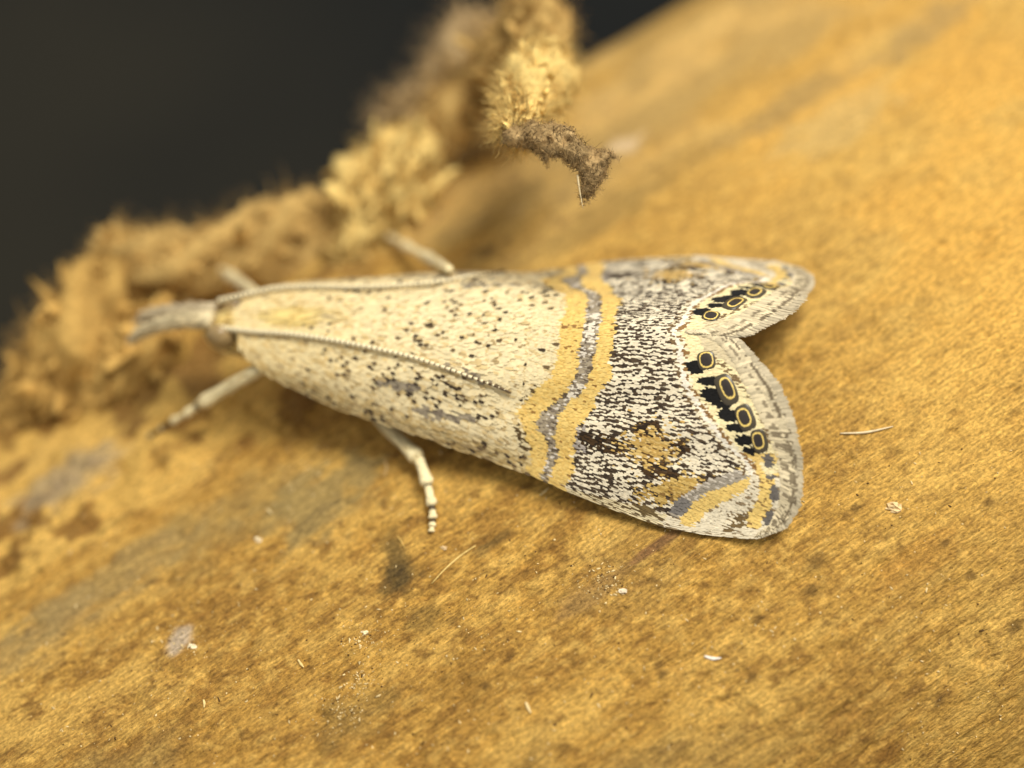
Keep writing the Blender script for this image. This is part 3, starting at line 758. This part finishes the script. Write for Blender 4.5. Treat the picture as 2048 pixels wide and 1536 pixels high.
fuzzy_limb('palp', [at_y(430, 622, .16), at_y(385, 622, .17), at_y(345, 624, .18), at_y(305, 630, .2), at_y(286, 640, .2)], [.17, .14, .13, .10, .04], lin([214, 196, 160]), R, 420, .30)

# ------------------------------------------------------------------ legs
def leg_piece(name, a, b, r0, r1, parent, cols, R, flare=1.25, curve=None, n=14):
    a = np.array(a); b = np.array(b); t = np.linspace(0, 1, n)
    pts = a + (b - a) * t[:, None]
    if curve is not None: pts = pts + np.array(curve) * (np.sin(np.pi * t))[:, None]
    rad = r0 + (r1 - r0) * t; rad = rad * (1 + (flare - 1) * smooth(.55, .95, t)); rad[-1] *= .6; rad[0] *= .7
    V, Fc = tube(pts, rad, 12, .85)
    V = V + R.normal(0, .004, V.shape)
    cc = np.repeat(cols(t), 12, 0) * R.uniform(.85, 1.1, (n * 12, 1))
    return obj(name, V, Fc, M_leg, parent, cols=cc)
CRM = lin([240, 224, 176]); DRK = lin([70, 56, 36])
def plain(t): return np.repeat(CRM[None], len(t), 0)
def banded(k):
    def f(t):
        c = np.repeat(CRM[None], len(t), 0); m = (t < k); c[m] = DRK * 1.2; return c
    return f
def coat(o, a, b, r, R, nh=70):
    a = np.array(a); b = np.array(b); t = R.random(nh); T = (b - a) / np.linalg.norm(b - a)
    N = R.normal(size=(nh, 3)); N -= T * (N @ T)[:, None]; N /= np.linalg.norm(N, axis=1)[:, None]
    V, Fc, k = ribbons(a + (b - a) * (t * .8)[:, None] + N * r * .9, np.repeat(T[None], nh, 0), N, np.linalg.norm(b - a) * .25 * R.uniform(.7, 1.2, nh), np.full(nh, .045), np.full(nh, .03), np.zeros(nh), R)
    tag(obj('scale_coat', V, Fc, M_hair, o, cols=np.repeat(CRM * R.uniform(.8, 1.08, nh)[:, None], k, 0)), kind='stuff')
def leg(label, knots, radii, bands, R, coated=True):
    root = leg_piece('leg', knots[0], knots[1], radii[0], radii[1], moth, plain, R, 1.35)
    tag(root, label)
    if coated: coat(root, knots[0], knots[1], radii[1], R, 90)
    for i in range(1, len(knots) - 1):
        k0 = np.array(knots[i]); k1 = np.array(knots[i + 1]); e = (k1 - k0) * .10
        leg_piece('tarsus_segment', k0 - e, k1, radii[i] * .8, radii[i + 1], root, banded(bands[i - 1]), R, 1.45, n=10)
    return root
R = np.random.default_rng(13)
# near middle leg comes out from under the wing and stands on the wood
g = gpt(864, 1066, .04)
kn = [at_y(745, 815, -0.75), None, None, None, None, None, None]
fin = g
def lerp_px(px, py, f, a, b):
    # point over pixel (px, py) at the depth between two known points
    da = -((a - CAM) @ CB); db = -((b - CAM) @ CB)
    return at_depth(px, py, da + (db - da) * f)
a0 = at_y(752, 832, -1.15)
kn = [a0, lerp_px(838, 918, .50, a0, fin), lerp_px(856, 970, .70, a0, fin), lerp_px(864, 1012, .84, a0, fin), lerp_px(866, 1038, .92, a0, fin), lerp_px(864, 1053, .97, a0, fin), fin]
leg('near middle leg, cream with dark bands towards the foot', kn, [.07, .12, .09, .074, .062, .055, .048], [.08, .14, .34, .5, .2], R)
# near front leg reaching forward to the wood
fin = gpt(300, 876, .05); a0 = at_y(545, 722, -0.72)
kn = [a0, lerp_px(400, 808, .45, a0, fin), lerp_px(372, 828, .6, a0, fin), lerp_px(345, 842, .78, a0, fin), lerp_px(322, 858, .9, a0, fin), fin]
leg('near front leg reaching forward past the head', kn, [.09, .11, .07, .06, .05, .045], [.3, .2, .8, .8], R)
# far front leg
fin = gpt(395, 505, .05); a0 = at_y(520, 590, 0.72)
kn = [a0, lerp_px(455, 548, .45, a0, fin), lerp_px(425, 528, .75, a0, fin), fin]
leg('far front leg seen beyond the back', kn, [.09, .10, .07, .05], [.2, .2], R)
# far middle leg
fin = gpt(770, 470, .05); a0 = at_y(900, 540, 1.2)
kn = [a0, lerp_px(850, 512, .5, a0, fin), lerp_px(805, 488, .8, a0, fin), fin]
leg('far middle leg reaching towards the pale fluff', kn, [.09, .10, .08, .05], [.1, .2], R)

# ------------------------------------------------------------------ debris: torn fibre ridge and curled fluff
def fibres(P0, D, Ln, rad, curl, R, cols, seg=5):
    n = len(P0); t = np.linspace(0, 1, seg + 1); Q = R.normal(size=(n, 3)); Q -= D * (Q * D).sum(1)[:, None]; Q /= np.linalg.norm(Q, axis=1)[:, None] + 1e-9
    B = np.cross(D, Q); c = P0[:, None] + D[:, None] * (t[None] * Ln[:, None])[..., None]
    w = R.uniform(0, 6.28, n)
    c = c + Q[:, None] * (curl[:, None] * t[None] ** 2)[..., None] + B[:, None] * (0.35 * curl[:, None] * np.sin(t[None] * 7 + w[:, None]) * t[None])[..., None]
    V = []
    for k in range(3):
        a = 2.094 * k
        V.append(c + (Q * math.cos(a) + B * math.sin(a))[:, None] * (rad[:, None] * (1 - .75 * t[None]))[..., None])
    V = np.stack(V, 2).reshape(-1, 3); k3 = 3 * (seg + 1)
    f = np.array([[j * 3 + a, j * 3 + (a + 1) % 3, (j + 1) * 3 + (a + 1) % 3, (j + 1) * 3 + a] for j in range(seg) for a in range(3)])
    return V, (np.arange(n)[:, None, None] * k3 + f[None]).reshape(-1, 4), np.repeat(cols, k3, 0)
def clump(name, path, rad, col, parent, R, seed, nf=500, fl=.5, fr=.012, nb=260, bs=(.07, .20), fcol=None):
    # a crumbly wad: a solid core, many torn flakes pressed round it, and loose fibres
    np_ = 50; ns = 20
    pts = spline(path, np_); rr = np.interp(np.linspace(0, 1, np_), np.linspace(0, 1, len(rad)), rad)
    V, Fc = tube(pts, rr * .85, ns); V = V.reshape(np_, ns, 3); O = V - pts[:, None]
    ii = np.linspace(0, 6, np_)[:, None]; jj = np.linspace(0, 2 * np.pi, ns, endpoint=False)[None]
    nz = fbm(ii + 1.5 * np.cos(jj), 1.5 * np.sin(jj) + seed, seed, 4) - .5
    V = pts[:, None] + O * (1 + 1.5 * nz)[..., None]
    VV = [V.reshape(-1, 3)]; FF = list(Fc); CC = [np.repeat((np.asarray(col) * .8)[None], np_ * ns, 0)]; b = np_ * ns
    T = np.gradient(pts, axis=0); T /= np.linalg.norm(T, axis=1)[:, None]
    sv, sf = sphere((0, 0, 0), 1, 9, 6)
    for k in range(nb):
        i = R.integers(0, np_); j = R.integers(0, ns); N = O[i, j] / (np.linalg.norm(O[i, j]) + 1e-9)
        c = pts[i] + N * rr[i] * R.uniform(.55, 1.0)
        r = R.uniform(*bs) * (.45 + .55 * min(1, rr[i] / .7))
        v = sv * (1 + .9 * (R.random((len(sv), 1)) - .5)) * np.array([R.uniform(1.0, 3.2), R.uniform(.4, 1.0), R.uniform(.15, .45)]) * r
        A = T[i] * R.normal(0, 1) + N * R.normal(.4, .5) + R.normal(0, .4, 3); A /= np.linalg.norm(A)
        B = np.cross(A, N + R.normal(0, .2, 3)); B /= np.linalg.norm(B) + 1e-9; D = np.cross(A, B)
        VV.append(c + v[:, 0:1] * A + v[:, 1:2] * B + v[:, 2:3] * D)
        FF += [tuple(q + b for q in f) for f in sf]; b += len(sv)
        CC.append(np.repeat((np.asarray(col) * R.uniform(.74, 1.16))[None], len(sv), 0))
    o = obj(name, np.concatenate(VV), FF, M_fluff, parent, cols=np.concatenate(CC))
    i = R.integers(1, np_ - 1, nf); j = R.integers(0, ns, nf); N = O[i, j] / (np.linalg.norm(O[i, j], axis=1)[:, None] + 1e-9)
    P0 = pts[i] + N * (rr[i] * R.uniform(.6, .95, nf))[:, None]
    D = N * R.uniform(.1, .8, nf)[:, None] + T[i] * R.normal(0, .8, nf)[:, None] + R.normal(0, .35, (nf, 3)); D /= np.linalg.norm(D, axis=1)[:, None]
    fc = np.asarray(fcol if fcol is not None else col) * R.uniform(.6, 1.25, nf)[:, None]
    V, Fc, cc = fibres(P0, D, fl * R.uniform(.3, 1.3, nf), fr * R.uniform(.5, 1.3, nf), fl * R.uniform(.1, .5, nf), R, fc)
    tag(obj('fibre_fuzz', V, Fc, M_fibre, o, cols=cc), kind='stuff')
    return o
def frayed(name, outline, depth, thick, col, parent, R, seed, nf):
    # matted scrap: a cushion with the traced outline and real thickness, covered with tangled fibres
    poly = np.array(outline, float); step = 4.0
    gx = np.arange(poly[:, 0].min() - 2, poly[:, 0].max() + 2, step); gy = np.arange(poly[:, 1].min() - 2, poly[:, 1].max() + 2, step)
    X, Y = np.meshgrid(gx, gy, indexing='ij'); ins = inside(X.ravel(), Y.ravel(), poly).reshape(X.shape)
    loop = [tuple(p) for p in poly] + [tuple(poly[0])]
    de = dline(X.ravel(), Y.ravel(), loop).reshape(X.shape)
    nz = fbm(X / 9, Y / 9, seed, 4) - .5; nb = fbm(X / 40, Y / 40, seed + 3, 3) - .5
    hth = thick * np.sqrt(np.clip(de / 26, 0, 1)) + .10 * nz * np.clip(de / 8, 0, 1)
    mid = np.interp(X, [p[0] for p in depth], [p[1] for p in depth]) + .5 * nb
    d = ray(np.stack([X, Y], -1).reshape(-1, 2)).reshape(X.shape + (3,))
    Fr = CAM + d * (mid - hth)[..., None]; Bk = CAM + d * (mid + np.maximum(hth, 0) + .015)[..., None]
    idx = -np.ones(X.shape, int); idx[ins] = np.arange(ins.sum()); n0 = ins.sum()
    q = ins[:-1, :-1] & ins[1:, :-1] & ins[1:, 1:] & ins[:-1, 1:]
    f = np.stack([idx[:-1, :-1][q], idx[:-1, 1:][q], idx[1:, 1:][q], idx[1:, :-1][q]], -1)
    side = []
    from collections import Counter
    ed = Counter()
    for a in f:
        for k in range(4): ed[(a[k], a[(k + 1) % 4])] += 1
    for (a, b_) in ed:
        if (b_, a) not in ed: side.append((b_, a, a + n0, b_ + n0))
    Fc = np.concatenate([f, f[:, ::-1] + n0, np.array(side)])
    cn = np.clip(.5 + 1.5 * (fbm(X / 7, Y / 7, seed + 5, 4) - .5) + .6 * nb, 0, 1)[ins][:, None]
    cc = np.asarray(col) * (.5 + .9 * cn)
    o = obj(name, np.concatenate([Fr[ins], Bk[ins]]), Fc, M_fluff, parent, cols=np.concatenate([cc, cc]))
    P = Fr[ins]; De = de[ins]
    k = R.integers(0, len(P), nf); ed_ = np.where(De < 7)[0]; k[: nf // 3] = ed_[R.integers(0, len(ed_), nf // 3)]
    P0 = P[k] + CB * R.uniform(-.02, .03, nf)[:, None]
    an = R.uniform(0, 6.28, nf); D = CR * np.cos(an)[:, None] + CU * np.sin(an)[:, None] + CB * R.normal(0, .12, nf)[:, None]; D /= np.linalg.norm(D, axis=1)[:, None]
    fc = np.where((R.random(nf) < .22)[:, None], lin([84, 66, 40]), np.asarray(col) * 1.25) * R.uniform(.7, 1.3, nf)[:, None]
    V, Fc, cc = fibres(P0 - D * .06, D, R.uniform(.05, .20, nf), R.uniform(.003, .007, nf), R.uniform(.04, .14, nf), R, fc)
    tag(obj('fibre_fuzz', V, Fc, M_fibre, o, cols=cc), kind='stuff')
    return o
R = np.random.default_rng(31)
GOLD = lin([208, 168, 94]); PALE = lin([238, 206, 128]); TAN = lin([208, 172, 104]); GREY = lin([176, 150, 108])
def chain(pts): return [at_depth(x, y, t) for x, y, t in pts]
base = gpt(330, 560)
ridge = empty('torn_fibre_ridge', base, 'ragged golden ridge of torn fibre along the edge in front of the moth head', 'debris')
clump('tuft', chain([(30, 850, 24.0), (110, 760, 23.8), (180, 660, 23.8), (235, 560, 24.0), (270, 500, 24.2)]), [.5, 1.0, 1.2, .9, .35], GOLD, ridge, R, 1, 1500, 0.55)
clump('tuft', chain([(215, 500, 24.4), (330, 540, 24.0), (430, 520, 24.2), (520, 505, 24.4), (620, 470, 24.6), (690, 440, 24.9)]), [.45, .9, .75, .9, 1.0, .6], TAN, ridge, R, 2, 1800, 0.61)
clump('tuft', chain([(330, 620, 23.4), (300, 690, 23.2), (240, 760, 23.4), (170, 820, 23.6)]), [.35, .7, .7, .4], GOLD, ridge, R, 3, 750, 0.44)
base = gpt(700, 520)
fluff = empty('curled_fluff', base, 'curled wad of pale dry fluff arching up above the moth and with frayed tip', 'fluff')
clump('tuft', chain([(690, 530, 23.9), (715, 480, 23.9), (745, 420, 24.1), (790, 350, 24.3), (840, 280, 24.6)]), [.3, .55, 1.05, 1.1, .6], PALE, fluff, R, 4, 1500, 0.30)
clump('tuft', chain([(760, 260, 25.2), (800, 220, 25.0), (860, 240, 24.7), (900, 190, 25.0), (920, 120, 25.4), (950, 50, 25.8)]), [.2, .4, .7, .8, .65, .5], GREY * 1.1, fluff, R, 5, 1500, 0.66)
clump('tuft', chain([(850, 290, 24.6), (900, 220, 24.6), (950, 180, 24.6), (1000, 130, 23.8), (1050, 90, 23.2), (1075, 40, 22.8), (1040, -10, 23.0)]), [.6, .75, .5, .5, .75, .7, .2], TAN, fluff, R, 6, 1800, 0.66)
clump('tuft', chain([(1095, 120, 22.0), (1085, 145, 21.2), (1060, 185, 20.5), (1045, 235, 19.7), (1030, 275, 19.1)]), [.4, .62, .66, .5, .28], PALE, fluff, R, 7, 3200, .36, .009, 520, (.04, .11))
TIP = [(1003, 290), (1004, 262), (1018, 250), (1040, 250), (1064, 238), (1085, 246), (1104, 243), (1124, 247), (1139, 253), (1150, 264), (1158, 276), (1172, 290), (1195, 299), (1212, 297), (1226, 306), (1239, 316), (1219, 319), (1217, 339), (1214, 352), (1201, 372), (1186, 393), (1175, 408), (1170, 396), (1165, 414), (1158, 386), (1159, 361), (1153, 341), (1135, 330), (1117, 317), (1100, 320), (1093, 333), (1082, 313), (1060, 302), (1037, 294), (1013, 292)]
tip = frayed('frayed_tip', TIP, [(1000, 19.1), (1100, 18.75), (1240, 18.5)], .26, lin([176, 148, 102]), fluff, R, 8, 1700)
tag(tip, 'sharp grey-brown frayed tip of the fluff')
sp = chain([(1155, 350, 18.45), (1160, 385, 18.4), (1166, 416, 18.4)]); V, Fc = tube(spline(sp, 10), np.linspace(.02, .004, 10), 6)
obj('loose_fibre', V, Fc, M_fibre, fluff, cols=lin([232, 214, 170]))
sp = chain([(1190, 315, 18.5), (1212, 305, 18.45), (1238, 314, 18.4)]); V, Fc = tube(spline(sp, 10), np.linspace(.03, .005, 10), 6)
obj('loose_fibre', V, Fc, M_fibre, fluff, cols=lin([130, 102, 62]))

# ------------------------------------------------------------------ hairs and crumbs lying on the wood
def hair(label, pix, r, col, cat='fibre', lift=.02):
    pts = [gpt(x, y, lift) for x, y in pix]
    b = np.array(pts[0]); 
    V, Fc = tube(spline(pts, 16), r * np.concatenate([np.linspace(.6, 1, 8), np.linspace(1, .4, 8)]), 6)
    o = obj('loose_hair', V - b, Fc, M_dust, cols=lin(col)); o.location = Vector(b) * S
    tag(o, label, cat)
hair('long pale curved hair on the wood below the banded foot', [(952, 1092), (925, 1110), (890, 1140), (864, 1168)], .018, [226, 196, 120])
hair('short white fibre lying on bare wood below the wing tip', [(1409, 1313), (1425, 1318), (1442, 1317)], .030, [240, 232, 220])
hair('thin whitish hair lying beside the fringed wing edge', [(1680, 868), (1730, 866), (1786, 854)], .022, [226, 208, 170])
hair('tiny bristle sticking out below the yellow-banded wing edge', [(1080, 992), (1090, 984), (1098, 976)], .016, [236, 216, 160])
hair('short upright bristle between the middle leg and the wing', [(768, 920), (774, 936), (769, 952)], .014, [214, 190, 140])
hair('short pale fibre above the white crusty patch', [(545, 1028), (538, 1022), (533, 1018)], .02, [226, 204, 150])
hair('blunt pale fibre on the wood near the white crusty patch', [(597, 1320), (602, 1328), (608, 1335)], .024, [232, 206, 140])
hair('upright pale sliver at the dim end of the wood', [(408, 1400), (410, 1408), (409, 1416)], .024, [232, 206, 140])
hair('thick cream sliver on the brightest grain of the wood', [(1052, 1405), (1056, 1415), (1062, 1427)], .03, [234, 208, 150])
hair('fine hair beside the dark stain near the foot', [(795, 1072), (804, 1085), (811, 1098)], .010, [226, 190, 110])
R = np.random.default_rng(77)
def crumb(label, px, py, r, col, cat='crumb', n=1):
    b = gpt(px, py, r * .25); V, Fc = sphere((0, 0, 0), r, 10, 7)
    V = V * (1 + 1.1 * (R.random((len(V), 1)) - .5)) * [1.1, .7, .5]
    o = obj('crumb', V, Fc, M_dust, cols=lin(col), smoothed=False); o.location = Vector(b) * S; tag(o, label, cat)
crumb('lone white crumb on the greenish wood left of the foot', 517, 1080, .06, [236, 218, 180])
crumb('white crumb beside reddish scratches on the wood', 1247, 1183, .055, [230, 214, 186])
crumb('soft white crumb on the wood right of the wing', 1788, 1016, .10, [228, 198, 146])
crumb('small pale crumb at the rim of the white crusty patch', 385, 1293, .06, [240, 226, 190])
crumb('pale crumb in the cluster by the dim stain', 730, 1266, .05, [238, 222, 180])
crumb('pale crumb just below the banded foot', 888, 1096, .05, [224, 196, 150])

# fine dust, too small to count
n = 2600; V0, F0 = sphere((0, 0, 0), 1, 5, 3); F0t = F0; VV = []; FF = []; CC = []
pxs = R.uniform(20, 2030, n); pys = np.where(R.random(n) < .75, R.uniform(880, 1530, n), R.uniform(980, 1500, n))
cl = R.random(n) < .30; k0 = R.integers(0, 6, n); cen = np.array([(360, 1285), (730, 1280), (720, 1360), (1210, 1170), (680, 1420), (600, 950)])
pxs[cl] = cen[k0[cl], 0] + R.normal(0, 28, cl.sum()); pys[cl] = cen[k0[cl], 1] + R.normal(0, 22, cl.sum())
pts = np.array([on_ground(a, b) for a, b in zip(pxs, pys)])
pts[:, 2] = gz(pts[:, 0], pts[:, 1]) + .004
b = 0
for i in range(n):
    r = .007 + .018 * R.random() ** 3; st = R.uniform(.6, 2.6) if R.random() < .35 else R.uniform(.6, 1.2); a = R.uniform(0, 6.28)
    v = V0 * r * [st, .7, .5] * (.7 + .6 * R.random((len(V0), 1)))
    v = np.stack([v[:, 0] * math.cos(a) - v[:, 1] * math.sin(a), v[:, 0] * math.sin(a) + v[:, 1] * math.cos(a), v[:, 2]], -1) + pts[i]
    VV.append(v); FF += [tuple(q + b for q in f) for f in F0t]; b += len(V0)
    col = lin([232, 206, 150]) if R.random() < .72 else lin([90, 64, 30])
    CC.append(np.repeat((col * R.uniform(.7, 1.1))[None], len(V0), 0))
tag(obj('dust', np.concatenate(VV), FF, M_dust, cols=np.concatenate(CC)), 'fine pale dust and dark grit scattered over the wood', 'dust', kind='stuff')
